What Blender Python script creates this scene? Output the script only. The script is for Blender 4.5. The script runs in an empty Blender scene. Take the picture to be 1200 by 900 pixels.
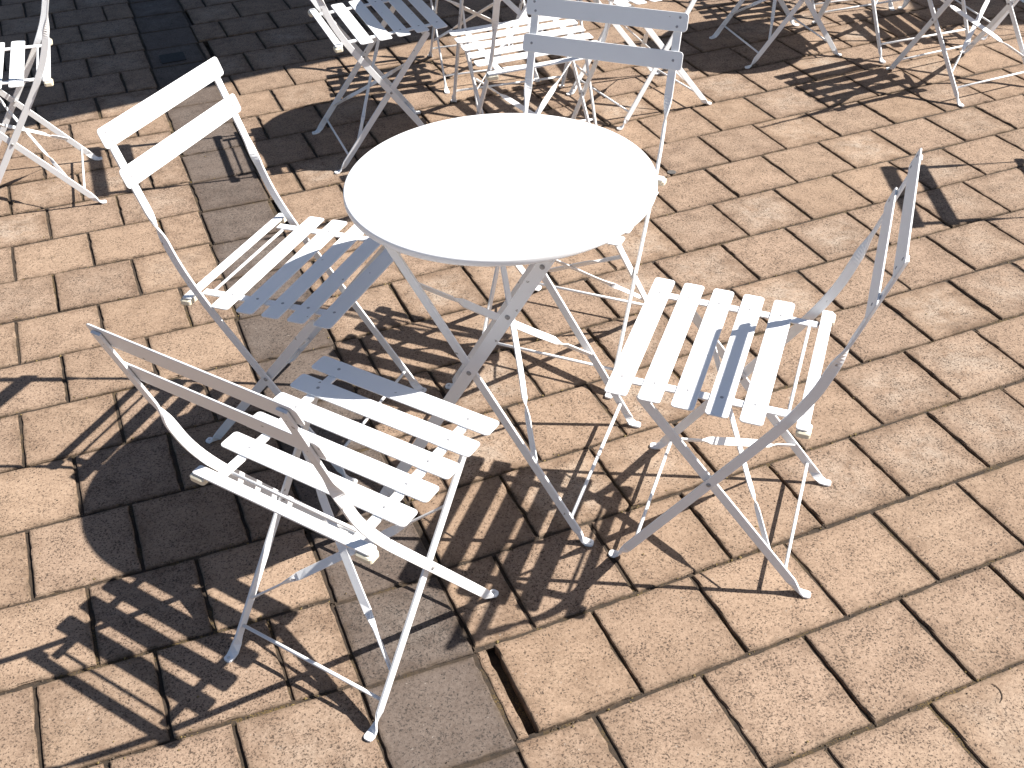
import bpy, bmesh, math, random
from mathutils import Vector, Matrix
R = math.radians
random.seed(7)
scene = bpy.context.scene
col = scene.collection

# ------------------------------------------------------------------ helpers
def tag(o, label=None, cat=None, group=None, kind=None):
    if label: o["label"] = label
    if cat: o["category"] = cat
    if group: o["group"] = group
    if kind: o["kind"] = kind
    return o

def empty(name, loc, rz=0.0):
    o = bpy.data.objects.new(name, None)
    o.empty_display_size = 0.1
    o.location = loc
    o.rotation_euler = (0, 0, rz)
    col.objects.link(o)
    return o

class MB:
    """collects the shapes of one part and links them as one mesh object"""
    def __init__(self):
        self.v, self.f, self.s = [], [], []
    def add(self, verts, faces, smooth=False):
        b = len(self.v)
        self.v += [tuple(p) for p in verts]
        self.f += [tuple(b + i for i in f) for f in faces]
        self.s += [smooth] * len(faces)
    def ribbon(self, pts, wid, w, t, ch=0.0008):
        """flat bar swept along pts; wid = width direction per point"""
        pts = [Vector(p) for p in pts]
        n = len(pts)
        ring = []
        for i, p in enumerate(pts):
            tan = (pts[min(i + 1, n - 1)] - pts[max(i - 1, 0)]).normalized()
            W = Vector(wid[i]) if isinstance(wid, list) else Vector(wid)
            W = (W - tan * W.dot(tan)).normalized()
            T = tan.cross(W).normalized()
            ww = (w[i] if isinstance(w, list) else w) / 2
            tt = t / 2
            for a, b in ((ww - ch, tt), (ww, tt - ch), (ww, -tt + ch), (ww - ch, -tt),
                         (-ww + ch, -tt), (-ww, -tt + ch), (-ww, tt - ch), (-ww + ch, tt)):
                ring.append(p + W * a + T * b)
        faces = []
        for i in range(n - 1):
            for k in range(8):
                k2 = (k + 1) % 8
                faces.append((i * 8 + k, i * 8 + k2, (i + 1) * 8 + k2, (i + 1) * 8 + k))
        faces.append(tuple(range(7, -1, -1)))
        faces.append(tuple((n - 1) * 8 + k for k in range(8)))
        self.add(ring, faces)
    def tube(self, pts, r, seg=10):
        pts = [Vector(p) for p in pts]
        n = len(pts)
        ring = []
        up = None
        for i, p in enumerate(pts):
            tan = (pts[min(i + 1, n - 1)] - pts[max(i - 1, 0)]).normalized()
            if up is None:
                up = Vector((0, 0, 1)) if abs(tan.z) < 0.9 else Vector((1, 0, 0))
            a = (up - tan * up.dot(tan)).normalized()
            b = tan.cross(a)
            up = a
            rr = r[i] if isinstance(r, list) else r
            for k in range(seg):
                th = 2 * math.pi * k / seg
                ring.append(p + a * (math.cos(th) * rr) + b * (math.sin(th) * rr))
        for i in range(n - 1):
            self.add([], [])
        base = len(self.v)
        self.v += [tuple(q) for q in ring]
        for i in range(n - 1):
            for k in range(seg):
                k2 = (k + 1) % seg
                self.f.append((base + i * seg + k, base + i * seg + k2, base + (i + 1) * seg + k2, base + (i + 1) * seg + k))
                self.s.append(True)
        self.f.append(tuple(base + k for k in range(seg - 1, -1, -1))); self.s.append(False)
        self.f.append(tuple(base + (n - 1) * seg + k for k in range(seg))); self.s.append(False)
    def plate(self, M, lx, ly, th, rad, ch=0.0007, seg=4):
        """rounded rectangle plate, lx by ly, thickness th, in the xy plane of matrix M"""
        out = []
        for cx, cy, a0 in ((1, 1, 0), (-1, 1, 90), (-1, -1, 180), (1, -1, 270)):
            for k in range(seg + 1):
                a = R(a0 + 90 * k / seg)
                out.append((cx * (lx / 2 - rad), cy * (ly / 2 - rad), math.cos(a), math.sin(a)))
        n = len(out)
        vs = []
        for dz, ins in ((th / 2, ch), (th / 2 - ch, 0), (-th / 2 + ch, 0), (-th / 2, ch)):
            for x, y, c, s in out:
                vs.append(M @ Vector((x + c * (rad - ins), y + s * (rad - ins), dz)))
        fs = [tuple(range(n)), tuple(range(4 * n - 1, 3 * n - 1, -1))]
        for j in range(3):
            for k in range(n):
                k2 = (k + 1) % n
                fs.append((j * n + k2, j * n + k, (j + 1) * n + k, (j + 1) * n + k2))
        self.add(vs, fs)
    def dome(self, c, axis, r, h, seg=10):
        c = Vector(c); ax = Vector(axis).normalized()
        a = ax.orthogonal().normalized(); b = ax.cross(a)
        vs = []
        for rr, hh in ((1.0, 0.0), (0.93, 0.5), (0.6, 0.88)):
            for k in range(seg):
                th = 2 * math.pi * k / seg
                vs.append(c + (a * math.cos(th) + b * math.sin(th)) * r * rr + ax * h * hh)
        vs.append(c + ax * h)
        fs = []
        for j in range(2):
            for k in range(seg):
                k2 = (k + 1) % seg
                fs.append((j * seg + k, j * seg + k2, (j + 1) * seg + k2, (j + 1) * seg + k))
        for k in range(seg):
            fs.append((2 * seg + k, 2 * seg + (k + 1) % seg, 3 * seg))
        self.add(vs, fs, True)
    def lathe(self, prof, seg=128, smooth=True):
        n = len(prof)
        vs = []
        for k in range(seg):
            th = 2 * math.pi * k / seg
            for r, z in prof:
                vs.append((r * math.cos(th), r * math.sin(th), z))
        fs = []
        for k in range(seg):
            k2 = (k + 1) % seg
            for j in range(n - 1):
                fs.append((k * n + j, k2 * n + j, k2 * n + j + 1, k * n + j + 1))
        self.add(vs, fs, smooth)
    def build(self, name, mat, parent=None):
        me = bpy.data.meshes.new(name)
        me.from_pydata(self.v, [], self.f)
        me.polygons.foreach_set("use_smooth", self.s)
        me.materials.append(mat)
        bm = bmesh.new(); bm.from_mesh(me)
        bmesh.ops.recalc_face_normals(bm, faces=bm.faces)
        bm.to_mesh(me); bm.free()
        me.update()
        o = bpy.data.objects.new(name, me)
        col.objects.link(o)
        if parent: o.parent = parent
        return o

def copy_tree(o, parent=None):
    c = o.copy()
    col.objects.link(c)
    if parent: c.parent = parent
    for ch in list(o.children):
        copy_tree(ch, c)
    return c

# ------------------------------------------------------------------ materials
def new_mat(name):
    m = bpy.data.materials.new(name)
    m.use_nodes = True
    nt = m.node_tree
    bsdf = nt.nodes["Principled BSDF"]
    return m, nt, bsdf

class N:
    """small node-graph writer"""
    def __init__(self, nt): self.nt = nt
    def __call__(self, t, **kw):
        n = self.nt.nodes.new(t)
        for k, v in kw.items():
            if k.startswith("i_"):
                n.inputs[k[2:].replace("_", " ")].default_value = v
            else: setattr(n, k, v)
        return n
    def link(self, a, b): self.nt.links.new(a, b)
    def math(self, op, a, b=None, clamp=False):
        n = self.nt.nodes.new("ShaderNodeMath"); n.operation = op; n.use_clamp = clamp
        for i, q in enumerate((a, b)):
            if q is None: continue
            if isinstance(q, (int, float)): n.inputs[i].default_value = q
            else: self.nt.links.new(q, n.inputs[i])
        return n.outputs[0]
    def ramp(self, fac, stops):
        n = self.nt.nodes.new("ShaderNodeMapRange")
        n.inputs[1].default_value, n.inputs[2].default_value = stops[0][0], stops[1][0]
        n.inputs[3].default_value, n.inputs[4].default_value = stops[0][1], stops[1][1]
        self.nt.links.new(fac, n.inputs[0])
        return n.outputs[0]
    def mix(self, fac, a, b, mode="MIX"):
        n = self.nt.nodes.new("ShaderNodeMix"); n.data_type = "RGBA"; n.blend_type = mode
        for s, q in ((n.inputs[0], fac), (n.inputs[6], a), (n.inputs[7], b)):
            if isinstance(q, (int, float)): s.default_value = q
            elif isinstance(q, tuple): s.default_value = (*q, 1) if len(q) == 3 else q
            else: self.nt.links.new(q, s)
        return n.outputs[2]
    def noise(self, vec, scale, detail=2, rough=0.5):
        n = self.nt.nodes.new("ShaderNodeTexNoise")
        n.inputs["Scale"].default_value = scale
        n.inputs["Detail"].default_value = detail
        n.inputs["Roughness"].default_value = rough
        self.nt.links.new(vec, n.inputs["Vector"])
        return n.outputs[0]

def paint_mat(name, base, rough=0.42, dirt=(0.55, 0.5, 0.44)):
    m, nt, b = new_mat(name)
    g = N(nt)
    tc = g("ShaderNodeTexCoord")
    v = tc.outputs["Object"]
    n1 = g.noise(v, 9, 4, 0.6)
    n2 = g.noise(v, 420, 1)
    n3 = g.noise(v, 160, 2)
    c = g.mix(g.ramp(n1, [(0.52, 0.0), (0.75, 0.16)]), base, tuple(x * 0.86 for x in base))
    c = g.mix(g.math("MULTIPLY", g.ramp(n2, [(0.74, 0.0), (0.78, 1.0)]), 0.45), c, dirt)
    vo = g("ShaderNodeTexVoronoi"); vo.inputs["Scale"].default_value = 46
    va = g("ShaderNodeVectorMath", operation="MULTIPLY_ADD"); nv = g("ShaderNodeTexNoise"); nv.inputs["Scale"].default_value = 260
    g.link(v, nv.inputs["Vector"]); g.link(nv.outputs["Color"], va.inputs[0]); va.inputs[1].default_value = (0.008,) * 3; g.link(v, va.inputs[2])
    g.link(va.outputs[0], vo.inputs["Vector"])
    cs = g("ShaderNodeSeparateColor"); g.link(vo.outputs["Color"], cs.inputs[0])
    ch = g.math("MULTIPLY", g.math("LESS_THAN", vo.outputs["Distance"], 0.13), g.math("GREATER_THAN", cs.outputs[0], 0.90))
    c = g.mix(g.math("MULTIPLY", ch, 0.8), c, tuple(x * 0.45 for x in dirt))
    g.link(c, b.inputs["Base Color"])
    g.link(g.ramp(n3, [(0.3, rough - 0.06), (0.7, rough + 0.1)]), b.inputs["Roughness"])
    bp = g("ShaderNodeBump", i_Strength=0.06, i_Distance=0.001)
    g.link(n3, bp.inputs["Height"])
    g.link(bp.outputs[0], b.inputs["Normal"])
    return m

WHITE = paint_mat("white_enamel", (0.77, 0.775, 0.78))
CREAM = paint_mat("cream_plastic", (0.72, 0.65, 0.50), 0.5)
STEEL = paint_mat("zinc_bolt", (0.30, 0.29, 0.28), 0.35, (0.1, 0.08, 0.07))
ZINC = paint_mat("worn_zinc", (0.58, 0.57, 0.55), 0.4, (0.2, 0.18, 0.15))
CANVAS = paint_mat("dark_canvas", (0.10, 0.11, 0.12), 0.85)
POLE = paint_mat("grey_metal", (0.35, 0.35, 0.36), 0.4)
IRON = paint_mat("black_iron", (0.016, 0.016, 0.017), 0.85, (0.05, 0.04, 0.03))
IRONG = paint_mat("old_gum", (0.075, 0.07, 0.066), 0.85)
RIVET = paint_mat("rivet_metal", (0.30, 0.30, 0.31), 0.4, (0.12, 0.1, 0.09))
TWIG = paint_mat("dry_stem", (0.12, 0.08, 0.05), 0.8)
GRIT = paint_mat("grit_stone", (0.075, 0.053, 0.036), 0.9)
LEAF = paint_mat("dry_leaf", (0.15, 0.105, 0.035), 0.8)

def paver_mat():
    m, nt, b = new_mat("concrete_paver")
    g = N(nt)
    tc = g("ShaderNodeTexCoord"); v = tc.outputs["Object"]
    at = g("ShaderNodeAttribute", attribute_name="tint")
    sep = g("ShaderNodeSeparateColor"); g.link(at.outputs["Color"], sep.inputs[0])
    r1, grey, r2 = sep.outputs
    ed = g("ShaderNodeAttribute", attribute_name="edge").outputs["Fac"]
    # base colour of the block
    tan = g.mix(r1, (0.268, 0.189, 0.132), (0.328, 0.235, 0.166))
    tan = g.mix(g.math("MULTIPLY", r2, 0.55), tan, (0.295, 0.216, 0.163))
    gr = g.mix(r1, (0.118, 0.092, 0.077), (0.138, 0.110, 0.093))
    c = g.mix(grey, tan, gr)
    core = g("ShaderNodeAttribute", attribute_name="core").outputs["Fac"]
    # mottling
    big = g.noise(v, 3.2, 3, 0.6)
    mid = g.noise(v, 17, 4, 0.65)
    fine = g.noise(v, 130, 2, 0.6)
    vf = g.noise(v, 360, 1, 0.5)
    c = g.mix(g.ramp(mid, [(0.30, 0.34), (0.62, 0.0)]), c, g.mix(1.0, c, (0.74, 0.70, 0.67), "MULTIPLY"))
    c = g.mix(g.ramp(big, [(0.52, 0.0), (0.75, 0.30)]), c, g.mix(grey, (0.330, 0.245, 0.172), (0.1463, 0.1309, 0.1193)))
    # pale lime bloom in the middle of some blocks
    wn = g("ShaderNodeTexWhiteNoise", noise_dimensions="1D"); g.link(g.math("ADD", g.math("MULTIPLY", r1, 91.7), r2), wn.inputs["W"])
    r3 = wn.outputs["Value"]
    patch = g.noise(v, 14, 4, 0.68)
    # traffic grime: blotches, stronger towards some blocks' rims
    gm = g.math("MULTIPLY", g.ramp(patch, [(0.42, 0.0), (0.66, 1.0)]), g.ramp(r3, [(0.1, 0.2), (0.9, 0.8)]))
    c = g.mix(gm, c, g.mix(1.0, c, (0.56, 0.52, 0.49), "MULTIPLY"))
    rim = g.math("MULTIPLY", g.ramp(core, [(0.0, 0.5), (0.6, 0.0)]), g.ramp(g.noise(v, 26, 3, 0.65), [(0.40, 0.0), (0.62, 1.0)]))
    c = g.mix(rim, c, g.mix(1.0, c, (0.62, 0.58, 0.55), "MULTIPLY"))
    # worn pale middles
    bl = g.math("MULTIPLY", g.math("MULTIPLY", g.ramp(g.noise(v, 19, 4, 0.7), [(0.36, 0.0), (0.66, 1.0)]), core), g.ramp(r3, [(0.45, 0.0), (0.95, 0.75)]))
    c = g.mix(bl, c, g.mix(grey, (0.370, 0.310, 0.252), (0.185, 0.163, 0.146)))
    # grain
    c = g.mix(g.ramp(fine, [(0.34, 0.42), (0.56, 0.0)]), c, g.mix(1.0, c, (0.55, 0.50, 0.47), "MULTIPLY"))
    c = g.mix(g.ramp(fine, [(0.58, 0.0), (0.78, 0.35)]), c, g.mix(1.0, c, (1.25, 1.25, 1.25), "MULTIPLY"))
    c = g.mix(g.ramp(vf, [(0.30, 0.35), (0.50, 0.0)]), c, g.mix(1.0, c, (0.50, 0.46, 0.43), "MULTIPLY"))
    # dark aggregate pits, more of them on some blocks and in patches
    vo = g("ShaderNodeTexVoronoi"); vo.inputs["Scale"].default_value = 170
    nv = g("ShaderNodeTexNoise"); nv.inputs["Scale"].default_value = 90
    g.link(v, nv.inputs["Vector"])
    va = g("ShaderNodeVectorMath", operation="MULTIPLY_ADD")
    g.link(nv.outputs["Color"], va.inputs[0]); va.inputs[1].default_value = (0.006, 0.006, 0.006); g.link(v, va.inputs[2])
    g.link(va.outputs[0], vo.inputs["Vector"])
    cs = g("ShaderNodeSeparateColor"); g.link(vo.outputs["Color"], cs.inputs[0])
    dens = g.math("ADD", g.ramp(mid, [(0.35, 0.36), (0.66, 0.0)]), g.math("MULTIPLY", r2, 0.30))
    dens = g.math("ADD", dens, 0.06)
    pick = g.math("LESS_THAN", cs.outputs[0], dens)
    size = g.ramp(cs.outputs[1], [(0.0, 0.18), (1.0, 0.46)])
    dot = g.math("MULTIPLY", g.math("SUBTRACT", size, vo.outputs["Distance"]), 7.0, True)
    dot = g.math("MULTIPLY", g.math("MULTIPLY", dot, pick), g.ramp(cs.outputs[2], [(0.0, 0.45), (1.0, 0.95)]))
    c = g.mix(dot, c, g.mix(grey, (0.0347, 0.0231, 0.0169), (0.0231, 0.0200, 0.0177)))
    gn = g.noise(va.outputs[0], 235, 3, 0.72)
    thr = g.math("SUBTRACT", 0.408, g.math("MULTIPLY", g.ramp(mid, [(0.35, 1.0), (0.60, 0.0)]), -0.055))
    thr = g.math("ADD", thr, g.math("MULTIPLY", r2, 0.028))
    grain = g.math("MULTIPLY", g.math("SUBTRACT", thr, gn), 20.0, True)
    c = g.mix(g.math("MULTIPLY", grain, 0.88), c, g.mix(grey, (0.0462, 0.0316, 0.0231), (0.0308, 0.0262, 0.0231)))
    # a few pale quartz chips
    chip = g.math("MULTIPLY", g.math("GREATER_THAN", cs.outputs[0], 0.985), g.math("LESS_THAN", vo.outputs["Distance"], 0.3))
    c = g.mix(g.math("MULTIPLY", chip, 0.35), c, (0.3234, 0.2926, 0.2541))
    # sparse larger stains (old gum, drips)
    vg = g("ShaderNodeTexVoronoi"); vg.inputs["Scale"].default_value = 4.2; g.link(va.outputs[0], vg.inputs["Vector"])
    cg = g("ShaderNodeSeparateColor"); g.link(vg.outputs["Color"], cg.inputs[0])
    st = g.math("MULTIPLY", g.math("MULTIPLY", g.math("SUBTRACT", 0.055, vg.outputs["Distance"]), 60.0, True), g.math("GREATER_THAN", cg.outputs[0], 0.80))
    c = g.mix(g.math("MULTIPLY", st, 0.55), c, g.mix(g.math("GREATER_THAN", cg.outputs[1], 0.45), (0.0770, 0.0678, 0.0585), (0.40, 0.36, 0.31)))
    # soil worked into the worn edges
    em = g.math("MULTIPLY", ed, g.ramp(g.noise(v, 34, 3, 0.7), [(0.36, 0.0), (0.62, 0.75)]))
    c = g.mix(em, c, (0.0655, 0.0462, 0.0293))
    g.link(c, b.inputs["Base Color"])
    b.inputs["Roughness"].default_value = 0.88
    b.inputs["Specular IOR Level"].default_value = 0.25
    h = g.math("ADD", g.math("MULTIPLY", fine, 0.5), g.math("MULTIPLY", dot, -0.8))
    h = g.math("ADD", h, g.math("MULTIPLY", vf, 0.35))
    bp = g("ShaderNodeBump", i_Strength=0.55, i_Distance=0.0016)
    g.link(h, bp.inputs["Height"]); g.link(bp.outputs[0], b.inputs["Normal"])
    return m

def joint_mat():
    m, nt, b = new_mat("joint_sand")
    g = N(nt)
    tc = g("ShaderNodeTexCoord"); v = tc.outputs["Object"]
    n1 = g.noise(v, 60, 4, 0.7); n2 = g.noise(v, 300, 2, 0.6); n3 = g.noise(v, 5, 3, 0.6)
    c = g.mix(g.ramp(n1, [(0.3, 0.0), (0.7, 1.0)]), (0.014, 0.0092, 0.006), (0.054, 0.036, 0.022))
    c = g.mix(g.math("MULTIPLY", g.ramp(n3, [(0.50, 0.0), (0.64, 1.0)]), g.ramp(n2, [(0.45, 0.0), (0.6, 0.8)])), c, (0.125, 0.082, 0.024))
    c = g.mix(g.ramp(n2, [(0.3, 0.7), (0.5, 0.0)]), c, (0.02, 0.016, 0.012))
    # far beyond the modelled blocks the same paving carries on as a pattern
    br = g("ShaderNodeTexBrick", i_Scale=1.0, i_Mortar_Size=0.006, i_Brick_Width=0.2235, i_Row_Height=0.2222)
    br.inputs["Color1"].default_value = (0.20, 0.14, 0.096, 1); br.inputs["Color2"].default_value = (0.23, 0.16, 0.115, 1)
    br.inputs["Mortar"].default_value = (0.025, 0.02, 0.014, 1)
    mp = g("ShaderNodeMapping"); mp.inputs["Rotation"].default_value = (0, 0, -R(21.2)); g.link(v, mp.inputs[0]); g.link(mp.outputs[0], br.inputs["Vector"])
    ln = g("ShaderNodeVectorMath", operation="LENGTH"); g.link(v, ln.inputs[0])
    c = g.mix(g.math("GREATER_THAN", ln.outputs["Value"], 6.6), c, br.outputs[0])
    g.link(c, b.inputs["Base Color"]); b.inputs["Roughness"].default_value = 0.95
    bp = g("ShaderNodeBump", i_Strength=0.8, i_Distance=0.004)
    g.link(n1, bp.inputs["Height"]); g.link(bp.outputs[0], b.inputs["Normal"])
    return m

# ------------------------------------------------------------------ setting
GA = R(21.19)
DU = Vector((math.cos(GA), math.sin(GA))); DW = Vector((-DU.y, DU.x))
def world(u, w):
    s = 0.05 * min(max(0.0, -0.2 - u), 2.6)
    p = DU * u + DW * (w + s)
    return p.x, p.y

JM = joint_mat(); PM = paver_mat()
S = 150.0
mb = MB()
mb.add([(-S, -S, -0.026), (S, -S, -0.026), (S, S, -0.026), (-S, S, -0.026)], [(0, 1, 2, 3)])
ground = mb.build("ground", JM)
tag(ground, kind="structure")

pv, pf, ptint, pedge, pcore = [], [], [], [], []
SAND = MB()
def sand(p0, p1, half, z):
    (u0, w0), (u1, w1) = p0, p1
    du, dw = u1 - u0, w1 - w0
    L = math.hypot(du, dw); a, b = -dw / L * half, du / L * half
    n = max(1, int(L / 0.11))
    row = []
    for i in range(n + 1):
        t = i / n; u, w = u0 + du * t, w0 + dw * t
        zz = z + random.uniform(-.0018, .0018)
        row.append((*world(u + a, w + b), zz)); row.append((*world(u - a, w - b), zz))
    SAND.add(row, [(2 * i, 2 * i + 1, 2 * i + 3, 2 * i + 2) for i in range(n)])
def paver(u0, u1, w0, w1, grey, gap=0.0078, sink=0.0):
    a, b_ = u0 + gap / 2, u1 - gap / 2
    c, d = w0 + gap / 2, w1 - gap / 2
    if b_ - a < 0.012: return
    a += random.uniform(-.0012, .0012); b_ += random.uniform(-.0012, .0012)
    c += random.uniform(-.0010, .0010); d += random.uniform(-.0010, .0010)
    near = -1.6 < u0 < 2.4 and -1.6 < w0 < 2.2
    NS = 11 if near else 4
    sx = NS if b_ - a > 0.06 else 2
    per = []
    cr = 0.004
    for k in range(sx + 1): per.append((a + (b_ - a) * k / sx, c, 0, 1))
    for k in range(1, NS + 1): per.append((b_, c + (d - c) * k / NS, -1, 0))
    for k in range(1, sx + 1): per.append((b_ - (b_ - a) * k / sx, d, 0, -1))
    for k in range(1, NS): per.append((a, d - (d - c) * k / NS, 1, 0))
    n = len(per)
    z0 = random.gauss(0, 0.0007) - sink - 0.0006
    tx, ty = random.gauss(0, 0.004), random.gauss(0, 0.004)
    cu, cw = (a + b_) / 2, (c + d) / 2
    jit = [random.gauss(0, 0.00055) for _ in per]
    chip = [random.random() < 0.085 for _ in per]
    base = len(pv)
    RG = ((-0.03, 0.0, 1.0, 0.0), (-0.0036, 0.0, 1.0, 0.0), (-0.0010, 0.0013, 0.95, 0.0), (0.0, 0.0042, 0.6, 0.0), (0.0, 0.014, 0.0, 0.08), (0.0, 0.042, 0.0, 0.55), (0.0, 0.075, 0.0, 1.0))
    for depth, ins, e, core in RG:
        for i, (u, w, iu, iw) in enumerate(per):
            # inward direction: clamp towards the centre rectangle
            uu = min(max(u, a + ins), b_ - ins) if b_ - a > 2 * ins else cu
            ww = min(max(w, c + ins), d - ins)
            if d - c <= 2 * ins: ww = cw
            j = jit[i] + (0.0026 if chip[i] and ins < 0.003 else 0)
            if ins > 0.003: j = 0
            uu += iu * j; ww += iw * j
            x, y = world(uu, ww)
            z = z0 + depth + tx * (uu - cu) + ty * (ww - cw)
            if chip[i] and 0 < ins < 0.003: z -= 0.0018
            pv.append((x, y, z)); pedge.append(e); pcore.append(core if b_ - a > 0.15 else core * 0.3)
    tint = (random.random(), grey, random.random(), 1)
    for j in range(6):
        for k in range(n):
            k2 = (k + 1) % n
            pf.append((base + j * n + k, base + j * n + k2, base + (j + 1) * n + k2, base + (j + 1) * n + k))
            ptint.append(tint)
    pf.append(tuple(base + 6 * n + k for k in range(n))); ptint.append(tint)

P_ = 0.2235
UMIN, UMAX = -4.6, 6.2
for k in range(-15, 36):
    w0, w1 = -0.92 + 0.2222 * k, -0.92 + 0.2222 * (k + 1)
    wc = (w0 + w1) / 2
    uL = -0.497 + 0.0255 * (wc + 0.30); uR = uL + 0.2215
    paver(uL, uR, w0 - 0.012, w1 - 0.012, 1.0)
    sand((UMIN, w0 + 0.004), (uL, w0 + 0.004), 0.008, -0.0060)
    sand((uL, w0 - 0.012), (uR, w0 - 0.012), 0.008, -0.0060)
    sand((uR, w0), (UMAX, w0), 0.008, -0.0060)
    for q in (uL, uR): sand((q, w0 - 0.01), (q, w1 - 0.01), 0.008, -0.0072)
    # right-hand field
    if k % 2: u0 = 0.193 - 0.036 * (wc + 0.59)
    else: u0 = 0.193 - 0.036 * (wc + 0.59) + 0.1105
    while u0 > uR: u0 -= P_
    u = u0 + P_
    js = []
    while u < UMAX:
        js.append(u); u += P_
    if k == 7: js = [-0.029, 0.195, 0.402] + [j for j in js if j > 0.55]
    prev = uR
    for i, j in enumerate(js):
        j += random.uniform(-.003, .003)
        if i == 0 and j - prev < 0.045:
            paver(prev, j - 0.002, w0, w1, 0.0, 0.009, 0.003); prev = j + 0.009
            continue
        paver(prev, j, w0, w1, 0.0); prev = j
        sand((j, w0), (j, w1), 0.008, -0.0072)
    # left-hand field
    if k % 2 == 0: u0 = -0.613 + 0.026 * (wc - 0.08)
    else: u0 = -0.720 + 0.0245 * (wc - 0.22)
    while u0 + P_ < uL - 0.03: u0 += P_
    prev = uL
    u = u0
    while u > UMIN:
        j = u + random.uniform(-.003, .003)
        paver(j, prev, w0 + 0.004, w1 + 0.004, 0.0); prev = j; u -= P_
        sand((j, w0), (j, w1), 0.008, -0.0072)
js_ = SAND.build("joint_sand", JM); tag(js_, kind="structure")
me = bpy.data.meshes.new("pavement")
me.from_pydata(pv, [], pf)
me.materials.append(PM)
at = me.attributes.new("tint", "FLOAT_COLOR", "FACE")
at.data.foreach_set("color", [c for t in ptint for c in t])
ae = me.attributes.new("edge", "FLOAT", "POINT")
ae.data.foreach_set("value", pedge)
ac = me.attributes.new("core", "FLOAT", "POINT")
ac.data.foreach_set("value", pcore)
me.update()
pavement = bpy.data.objects.new("pavement", me)
col.objects.link(pavement)
tag(pavement, kind="structure")

# ------------------------------------------------------------------ folding chair
LB, SB = 0.1795, 0.1705      # lateral place of the long side bars / of the rear legs
def leg_foot(sx):            # sx=+1: foot pad points forward
    return sx
def smooth01(t): 
    t = min(max(t, 0), 1); return t * t * (3 - 2 * t)

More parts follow.
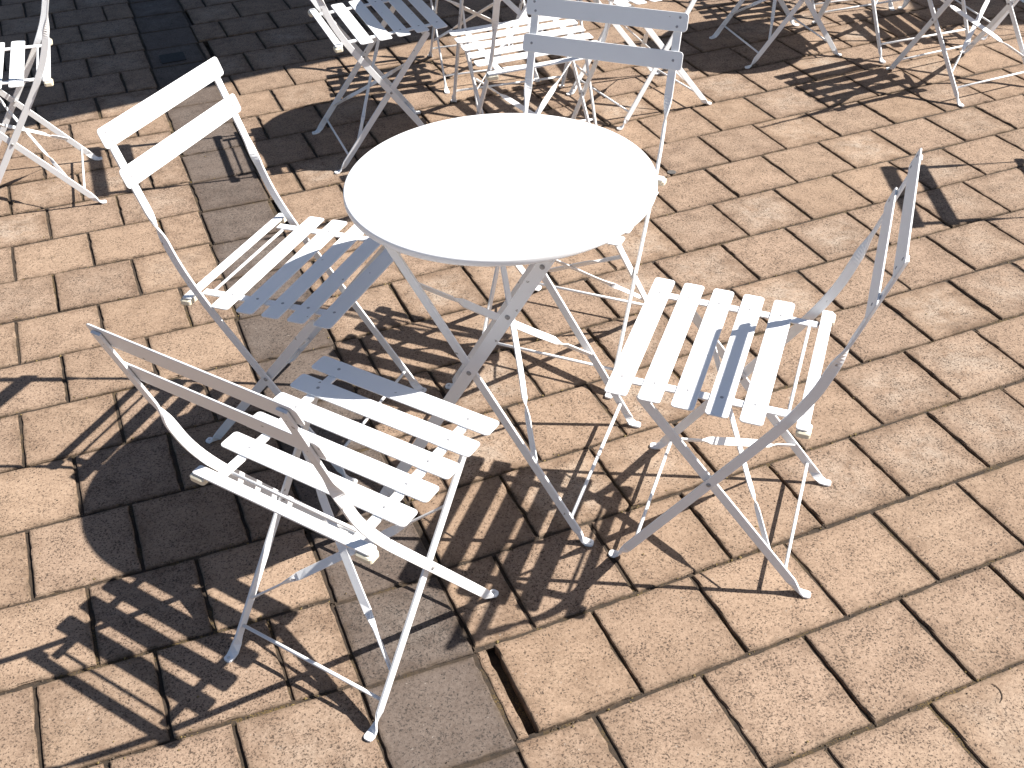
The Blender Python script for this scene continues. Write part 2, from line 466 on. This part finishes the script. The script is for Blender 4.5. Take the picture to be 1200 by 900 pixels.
def make_chair():
    root = empty("folding_chair", (0, 0, 0))
    # --- long side bars: backrest upright that bends under the seat and runs to the front foot
    def low(z): return 0.1417 - 0.6973 * z
    def back(z): return -0.298 + (0.8039 - z) * 0.3467 - 0.004
    for s in (1, -1):
        y = s * LB
        pts, wid = [], []
        def put(x, z, a):
            pts.append((x, y, z)); wid.append(a)
        body = []
        for z in (0.030, 0.06, 0.12, 0.20, 0.28, 0.345): body.append((low(z), z))
        p0 = Vector((low(0.375), 0.375)); p2 = Vector((back(0.535), 0.535))
        zi = (0.1417 + 0.298 + 0.004 - 0.8039 * 0.3467) / (0.6973 - 0.3467)
        p1 = Vector((low(zi), zi))
        for k in range(9):
            t = k / 8
            q = p0 * (1 - t) ** 2 + p1 * 2 * t * (1 - t) + p2 * t * t
            body.append((q.x, q.y))
        for z in [0.548 + 0.0066 * q for q in range(15)] + [0.70, 0.76, 0.795]: body.append((back(z), z))
        # foot pad, bent flat outwards
        for x, z, tw in ((low(0) + 0.0165, 0.0028, 1.0), (low(0) + 0.0154, 0.0028, 1.0), (low(0) + 0.0118, 0.0028, 1.0), (low(0) + 0.004, 0.0030, 1.0), (low(0) - 0.006, 0.0075, 0.75), (low(0.019) - .001, 0.019, 0.3)):
            put(x, z, tw)
        for x, z in body:
            put(x, z, smooth01((z - 0.555) / 0.075))
        W = []
        for i in range(len(pts)):
            a, b = Vector(pts[max(i - 1, 0)]), Vector(pts[min(i + 1, len(pts) - 1)])
            t = (b - a).normalized()
            inpl = Vector((0, s, 0)).cross(t).normalized()
            th = wid[i] * math.pi / 2
            W.append(tuple(inpl * math.cos(th) + Vector((0, 1, 0)) * math.sin(th)))
        ww = [0.008, 0.014, 0.0185] + [0.0195] * (len(pts) - 3)
        m = MB(); m.ribbon(pts, W, ww, 0.005)
        o = m.build("side_bar", WHITE, root)
        m = MB()
        m.dome((-0.0327, y + s * 0.0025, 0.2501), (0, s, 0), 0.0048, 0.0028)
        m.tube([(-0.0327, y + s * 0.003, 0.2501), (-0.0327, SB * s - s * 0.006, 0.2501)], 0.0034, 8)
        m.build("bolt", STEEL, o)
        m = MB(); m.dome((low(0) + 0.009, y, 0.0053), (0, 0, 1), 0.0034, 0.0010); m.build("foot_rivet", ZINC, o)
    # --- rear legs (front of the seat down to the back feet)
    def rl(z): return -0.2374 + 0.8187 * z
    for s in (1, -1):
        y = s * SB
        pts, tw = [], []
        for x, z, a in ((rl(0) - 0.0165, 0.0028, 1.0), (rl(0) - 0.0154, 0.0028, 1.0), (rl(0) - 0.0118, 0.0028, 1.0), (rl(0) - 0.004, 0.0030, 1.0), (rl(0) + 0.006, 0.0075, 0.75), (rl(0.019) + .001, 0.019, 0.3)):
            pts.append((x, y, z)); tw.append(a)
        for z in (0.032, 0.07, 0.15, 0.25, 0.35, 0.422, 0.4275):
            pts.append((rl(z), y, z)); tw.append(0)
        W = []
        for i in range(len(pts)):
            a, b = Vector(pts[max(i - 1, 0)]), Vector(pts[min(i + 1, len(pts) - 1)])
            t = (b - a).normalized()
            inpl = Vector((0, -s, 0)).cross(t).normalized()
            th = tw[i] * math.pi / 2
            W.append(tuple(inpl * math.cos(th) + Vector((0, 1, 0)) * math.sin(th)))
        ww = [0.008, 0.014, 0.0185] + [0.0195] * (len(pts) - 4) + [0.012]
        m = MB(); m.ribbon(pts, W, ww, 0.005)
        m.tube([(rl(0.415), y, 0.415), (rl(0.415), s * 0.142, 0.4165)], 0.0045, 8)
        o = m.build("rear_leg", WHITE, root)
        m = MB(); m.dome((rl(0) - 0.009, y, 0.0053), (0, 0, 1), 0.0034, 0.0010); m.build("foot_rivet", ZINC, o)
    # --- round stretchers near the floor
    m = MB(); m.tube([(low(0.052), -LB + .002, 0.052), (low(0.052), LB - .002, 0.052)], 0.0036); m.build("stretcher", WHITE, root)
    m = MB(); m.tube([(rl(0.050), -SB + .002, 0.050), (rl(0.050), SB - .002, 0.050)], 0.0036); m.build("stretcher", WHITE, root)
    # --- crossed braces between the rear legs, flat in the middle and twisted thin at the ends
    fr = Vector((0.8187, 0, 1)).normalized(); nrm = Vector((-1, 0, 0.8187)).normalized()
    for s in (1, -1):
        a = Vector((rl(0.094), -s * (SB - .004), 0.094)); b = Vector((rl(0.335), s * (SB - .004), 0.335))
        t = (b - a).normalized(); ip = nrm.cross(t).normalized()
        pts, W = [], []
        for k in range(25):
            q = k / 24
            d = abs(q - 0.5) * 2
            th = smooth01((d - 0.46) / 0.2) * math.pi / 2
            off = nrm * (s * 0.0017 * (1 - smooth01((d - .3) / .3)))
            pts.append(a.lerp(b, q) + off)
            W.append(tuple(ip * math.cos(th) + nrm * math.sin(th)))
        ww = [0.017 - 0.006 * smooth01((abs(k / 24 - .5) * 2 - .46) / .2) for k in range(25)]
        m = MB(); m.ribbon(pts, W, ww, 0.0032, 0.0006); m.build("brace", WHITE, root)
    # --- seat
    XF, PI_, SW = 0.1716, 0.0621, 0.0425
    L = 4 * PI_ + SW
    def sz(x): return 0.4473 + (0.4355 - 0.4473) * (XF - x) / L
    tilt = math.atan2(0.4473 - 0.4355, L)
    for i in range(5):
        xc = XF - i * PI_ - SW / 2
        m = MB()
        M = Matrix.Translation((xc, 0, sz(xc) - 0.0016)) @ Matrix.Rotation(-tilt, 4, "Y")
        m.plate(M, SW, 0.407, 0.0032, 0.0075)
        o = m.build("seat_slat", WHITE, root)
        for s in (1, -1):
            m = MB(); m.dome(M @ Vector((0, s * 0.149, 0.0014)), (M.to_3x3() @ Vector((0, 0, 1))), 0.0036, 0.0014, 8)
            m.build("rivet", RIVET, o)
    for s in (1, -1):
        y = s * 0.149
        m = MB()
        m.ribbon([(XF - 0.006, y, sz(XF) - 0.0056), (0.0, y, sz(0) - 0.0056), (-0.172, y, sz(-0.172) - 0.0056)], (0, 1, 0), 0.0195, 0.0042)
        m.build("seat_rail", WHITE, root)
    m = MB(); m.tube([(-0.156, -0.149, sz(-.156) - 0.0085), (-0.156, 0.149, sz(-.156) - 0.0085)], 0.0034); m.build("seat_rod", WHITE, root)
    m = MB()
    M = Matrix.Translation((-0.186, 0, sz(-.186) + 0.0012)) @ Matrix.Rotation(-tilt, 4, "Y")
    m.plate(M, 0.0225, 0.388, 0.0042, 0.005)
    for s in (1, -1): m.dome(M @ Vector((0, s * 0.151, 0.0019)), (0, 0, 1), 0.0042, 0.0014, 8)
    rb = m.build("rear_seat_bar", WHITE, root)
    for s in (1, -1):
        m = MB()
        M = Matrix.Translation((-0.189, s * 0.1815, sz(-.189) - 0.0082)) @ Matrix.Rotation(-tilt, 4, "Y")
        m.plate(M, 0.026, 0.034, 0.0136, 0.006, 0.0025)
        m.build("bumper", CREAM, rb)
    # --- backrest slats on the front of the uprights
    a = R(109.13); d = Vector((math.cos(a), 0, math.sin(a))); fn = Vector((math.sin(a), 0, -math.cos(a)))
    top = Vector((-0.298, 0, 0.8039))
    for j in range(2):
        m = MB()
        c = top - d * (0.0865 * j + 0.02125) + fn * 0.0014
        M = Matrix(((d.x, 0, fn.x, c.x), (0, 1, 0, 0), (d.z, 0, fn.z, c.z), (0, 0, 0, 1)))
        m.plate(M, 0.0425, 0.4045, 0.003, 0.0085)
        o = m.build("backrest_slat", WHITE, root)
        for s in (1, -1):
            for q, w in (((0.010, 0.003), (-0.011, -0.002)) if j == 0 else ((0.0, 0.0),)):
                m = MB()
                m.dome(M @ Vector((q, s * (LB + w), 0.0014)), fn, 0.0034, 0.0012, 8)
                m.build("rivet", RIVET, o)
                m = MB()
                m.dome(M @ Vector((q, s * (LB + w), -0.0064)), -fn, 0.0034, 0.0014, 8)
                m.build("rivet", RIVET, o)
    return root

# ------------------------------------------------------------------ folding round table
def make_table():
    root = empty("folding_table", (0, 0, 0))
    H = 0.7204
    m = MB()
    prof = [(0.0, H), (0.15, H), (0.27, H), (0.2945, H - 0.0001), (0.2972, H - 0.0008), (0.2990, H - 0.0024), (0.2998, H - 0.005),
            (0.3000, H - 0.012), (0.2992, H - 0.0145), (0.2972, H - 0.0145), (0.2966, H - 0.012), (0.2962, H - 0.0035), (0.20, H - 0.0024), (0.0, H - 0.0024)]
    m.lathe(prof, 160)
    m.build("tabletop", WHITE, root)
    fx, zb = 0.2351, 0.4075
    sl = fx / zb
    YP, YQ = 0.2035, 0.2125
    def leg(sx, s, y, w):
        """sx=+1: foot on the +x side, top on the -x side"""
        def lx(z): return sx * (fx - sl * z)
        pts, tw = [], []
        for x, z, a in ((lx(0) + sx * 0.017, 0.003, 1.0), (lx(0) + sx * 0.0158, 0.003, 1.0), (lx(0) + sx * 0.0122, 0.003, 1.0), (lx(0) + sx * 0.002, 0.0032, 1.0), (lx(0) - sx * 0.007, 0.008, 0.75), (lx(0.020), 0.020, 0.3)):
            pts.append((x, y, z)); tw.append(a)
        for z in (0.034, 0.08, 0.2, 0.4, 0.6, 0.695):
            pts.append((lx(z), y, z)); tw.append(0)
        W = []
        for i in range(len(pts)):
            a, b = Vector(pts[max(i - 1, 0)]), Vector(pts[min(i + 1, len(pts) - 1)])
            t = (b - a).normalized()
            inpl = Vector((0, sx * s, 0)).cross(t).normalized()
            th = tw[i] * math.pi / 2
            W.append(tuple(inpl * math.cos(th) + Vector((0, 1, 0)) * math.sin(th)))
        m = MB(); m.ribbon(pts, W, [0.008, 0.014, 0.0185] + [0.0195] * 2 + [w] * (len(pts) - 5), 0.006)
        o = m.build("leg", WHITE, root)
        m = MB(); m.dome((lx(0) + sx * 0.009, y, 0.006), (0, 0, 1), 0.0036, 0.0011); m.build("foot_rivet", ZINC, o)
        return o, lx
    for s in (1, -1):
        leg(1, s, s * YP, 0.0175)
        o, lx = leg(-1, s, s * YQ, 0.0255)
        for z in (zb, 0.555, 0.675):
            m = MB()
            m.dome((lx(z), s * (YQ + 0.003), z), (0, s, 0), 0.0052, 0.0030)
            m.tube([(lx(z), s * (YQ + .0025), z), (lx(z), s * ((YP if z == zb else YQ) - 0.006), z)], 0.0036, 8)
            m.build("bolt", STEEL, o)
    def px(z): return fx - sl * z
    m = MB(); m.tube([(px(.058), -YP + .002, .058), (px(.058), YP - .002, .058)], 0.004); m.build("stretcher", WHITE, root)
    m = MB(); m.tube([(-px(.058), -YQ + .002, .058), (-px(.058), YQ - .002, .058)], 0.004); m.build("stretcher", WHITE, root)
    nrm = Vector((1, 0, sl)).normalized()
    for s in (1, -1):
        a = Vector((px(0.188), -s * (YP - .004), 0.188)); b = Vector((px(0.585), s * (YP - .004), 0.585))
        t = (b - a).normalized(); ip = nrm.cross(t).normalized()
        pts, W = [], []
        for k in range(31):
            q = k / 30; d = abs(q - 0.5) * 2
            th = smooth01((d - 0.52) / 0.16) * math.pi / 2
            off = nrm * (s * 0.0019 * (1 - smooth01((d - .3) / .3)))
            pts.append(a.lerp(b, q) + off); W.append(tuple(ip * math.cos(th) + nrm * math.sin(th)))
        ww = [0.0185 - 0.006 * smooth01((abs(k / 30 - .5) * 2 - .52) / .16) for k in range(31)]
        m = MB(); m.ribbon(pts, W, ww, 0.0035, 0.0006); m.build("brace", WHITE, root)
    # two bearer bars under the top
    for x in (-0.166, 0.166):
        m = MB(); m.ribbon([(x, -0.232, H - 0.012), (x, 0.232, H - 0.012)], (1, 0, 0), 0.024, 0.012, 0.0012)
        m.build("bearer", WHITE, root)
    return root

CH = make_chair(); TB = make_table()
GC, GT = "white slatted folding chairs", "round white folding tables"
CHAIRS = [
 (-0.4275, 0.1695, -23.91, "white folding chair left of the empty table, sunlit back slats, curved shade across its seat"),
 (-0.2810, -0.4310, 56.36, "white folding chair nearest the camera, turned away, cream bumpers on its rear seat bar"),
 (0.4058, -0.1964, 159.12, "white folding chair right of the empty table, two backrest shadows striping its seat slats"),
 (0.1434, 0.4300, -114.80, "white folding chair beyond the empty table, two shaded back slats rising above the tabletop"),
 (-1.5912, 1.4434, 197.32, "white folding chair cut off by the left edge, standing before dark shade"),
 (-0.3799, 1.7379, 19.58, "white folding chair at the top, left of centre, most of its seat in blue shade"),
 (0.0972, 1.4627, 108.79, "white folding chair with fully sunlit seat at the top, directly behind the shaded back slats"),
 (-0.0532, 2.3172, -77.28, "white folding chair at the top edge with only thin legs seen behind the sunlit seat"),
 (0.4817, 1.9727, 206.27, "white folding chair whose crossed legs show at the right end of the shaded back slats"),
 (1.1771, 2.4796, 14.39, "white folding chair legs at the top, standing over a round table shadow right of centre"),
 (2.288, 1.209, -3.5, "white folding chair past the right edge, casting a two-slat backrest shadow on the paving"),
 (2.096, 2.647, 189.0, "white folding chair past the top right corner, casting broad slat shadows under the corner table"),
 (1.516, 2.935, -77.28, "white folding chair above the top edge, casting thin striped shade beyond the round table shadow"),
 (1.7383, 2.1085, 111.71, "white folding chair legs in the top right corner, foot beside the striped seat shadow"),
]
for i, (x, y, a, lab) in enumerate(CHAIRS):
    o = CH if i == 0 else copy_tree(CH)
    o.location = (x, y, 0); o.rotation_euler = (0, 0, R(a))
    tag(o, lab, "chair", GC)
TABLES = [
 (0.0, 0.0, -20.82, "round white folding table with empty sunlit top in the middle of the photo"),
 (0.092, 1.862, -77.0, "folding table off the top edge, only thin legs showing behind the fully sunlit chair seat"),
 (1.634, 2.544, -72.3, "folding table at top right, only slim legs and stretcher showing left of the corner chair"),
]
for i, (x, y, a, lab) in enumerate(TABLES):
    o = TB if i == 0 else copy_tree(TB)
    o.location = (x, y, 0); o.rotation_euler = (0, 0, R(a))
    tag(o, lab, "table", GT)

# ------------------------------------------------------------------ unseen parasols, assumed and added to cast the shade along the top
def make_assumed_parasol(loc, rz, half, hz, label):
    root = empty("assumed_parasol", loc, rz)
    m = MB(); m.plate(Matrix.Translation((0, 0, 0.03)), 0.6, 0.6, 0.06, 0.04, 0.01); m.build("base", POLE, root)
    m = MB(); m.tube([(0, 0, 0.06), (0, 0, hz + 0.62)], 0.024, 16); m.build("pole", POLE, root)
    m = MB()
    c = (0, 0, hz + 0.55)
    ring = [(half, half), (0, half * 0.985), (-half, half), (-half * 0.985, 0), (-half, -half), (0, -half * 0.985), (half, -half), (half * 0.985, 0)]
    vs = [c] + [(x, y, hz) for x, y in ring] + [(x, y, hz - 0.14) for x, y in ring]
    fs = [(0, 1 + k, 1 + (k + 1) % 8) for k in range(8)] + [(1 + k, 9 + k, 9 + (k + 1) % 8, 1 + (k + 1) % 8) for k in range(8)]
    m.add(vs, fs); m.build("canopy", CANVAS, root)
    for x, y in ring:
        m = MB(); m.tube([(x * .97, y * .97, hz - 0.02), (x * 0.02, y * 0.02, hz + 0.5)], 0.009, 6); m.build("rib", POLE, root)
    tag(root, label, "parasol", "assumed unseen parasols added to shade the top of the terrace")
make_assumed_parasol((0.31, 3.80, 0), R(26), 1.5, 2.3, "assumed dark parasol, unseen, added to cast the shade on the paving at top left")
make_assumed_parasol((5.60, 4.11, 0), R(-6), 1.5, 2.3, "assumed dark parasol, unseen, added to cast the shade touching the top right corner")

# ------------------------------------------------------------------ small things on the paving
m = MB()
x, y = world(-0.318, 2.93)
m.plate(Matrix.Translation((x, y, 0.001)) @ Matrix.Rotation(GA, 4, "Z"), 0.10, 0.10, 0.004, 0.006)
dc = m.build("drain_cover", IRON)
tag(dc, "small square dark drain cover in the grey paving strip at top left", "drain cover")

rg = random.Random(3)
def crumbs(name, mat, n, smin, smax, flat=0.6):
    m = MB()
    for i in range(n):
        k = rg.randint(-3, 14)
        u = rg.uniform(-1.3, 2.2); wl = -0.92 + 0.2222 * k
        t = rg.random()
        if t < 0.62: w = wl + (0.004 if u < -0.3 else 0) + rg.gauss(0, 0.0035)
        elif t < 0.86: w = wl + rg.gauss(0, 0.013)
        else: w = wl + rg.uniform(0, 0.22)
        on_top = t >= 0.62
        x, y = world(u, w)
        r = rg.uniform(smin, smax) * (1 if not on_top else 0.7)
        z = (0.0004 if on_top else -0.0055) + r * flat * 0.5
        a0 = rg.uniform(0, 6.28)
        vs = [(x + r * math.cos(a0 + q * 1.571) * rg.uniform(.5, 1.1), y + r * math.sin(a0 + q * 1.571) * rg.uniform(.5, 1.1), z + rg.uniform(-.2, .2) * r) for q in range(4)]
        vs += [(x, y, z + r * flat), (x, y, z - r * flat)]
        m.add(vs, [(0, 1, 4), (1, 2, 4), (2, 3, 4), (3, 0, 4), (1, 0, 5), (2, 1, 5), (3, 2, 5), (0, 3, 5)])
    o = m.build(name, mat); tag(o, kind="stuff"); return o
tag(crumbs("grit", GRIT, 4200, 0.0015, 0.0038), "brown grit and soil crumbs lying in and beside the paver joints", "grit")
tag(crumbs("dry_moss", LEAF, 1500, 0.0018, 0.0050), "ochre dry moss and leaf bits caught in the paver joints", "moss")
m = MB()
gx, gy = (0.855, -0.692)
pts = [(gx + 0.015 * math.cos(t), gy + 0.021 * math.sin(t), 0.0014) for t in (-1.2, -.7, -.2, .3, .8, 1.3)]
m.tube(pts, [0.0005, .0007, .0008, .0008, .0007, .0005], 6)
tag(m.build("dry_stem", TWIG), "tiny curled dry stem lying on a paver at the lower right edge", "stem")

m = MB(); m.plate(Matrix.Translation((0.564, 1.397, 0.0012)), 0.030, 0.026, 0.0024, 0.0125, 0.0008, 6)
tag(m.build("gum_spot", IRONG), "flattened dark grey gum spot on a paver just right of the table's far rim", "gum")
# ------------------------------------------------------------------ light, sky, camera
AZ, HL = R(184.0), 0.9439
d = Vector((math.cos(AZ) * HL, math.sin(AZ) * HL, -1)).normalized()
EL = math.asin(-d.z)
sun = bpy.data.lights.new("sun", "SUN"); sun.energy = 5.0; sun.angle = R(0.53); sun.color = (1.0, 0.955, 0.89)
so = bpy.data.objects.new("sun", sun); so.rotation_euler = d.to_track_quat("-Z", "Y").to_euler(); so.location = (3, 0, 5)
col.objects.link(so)
w = bpy.data.worlds.new("World"); scene.world = w; w.use_nodes = True
nt = w.node_tree
sky = nt.nodes.new("ShaderNodeTexSky"); sky.sky_type = "NISHITA"; sky.sun_disc = False
sky.sun_elevation = EL; sky.ozone_density = 0.8; sky.air_density = 0.85
sky.sun_rotation = R(90 - 4.0)
bg = nt.nodes["Background"]; bg.inputs[1].default_value = 0.05
mx = nt.nodes.new("ShaderNodeMix"); mx.data_type = "RGBA"; mx.blend_type = "MULTIPLY"; mx.inputs[0].default_value = 1
mx.inputs[7].default_value = (0.94, 0.97, 0.99, 1)
nt.links.new(sky.outputs[0], mx.inputs[6]); nt.links.new(mx.outputs[2], bg.inputs[0])

cd = bpy.data.cameras.new("camera"); cam = bpy.data.objects.new("camera", cd); col.objects.link(cam)
cd.sensor_fit = "HORIZONTAL"; cd.sensor_width = 36; cd.lens = 36 * 1293.1 / 1200
cd.clip_end = 500
M = Matrix.Translation((0.0062, -1.9125, 1.6963)) @ Matrix.Rotation(R(90 - 37.643), 4, "X") @ Matrix.Rotation(R(-2.4248), 4, "Z")
cam.matrix_world = M
scene.camera = cam
vs = scene.view_settings
vs.view_transform = "Standard"; vs.look = "None"; vs.exposure = 1.22; vs.gamma = 1; vs.use_curve_mapping = False
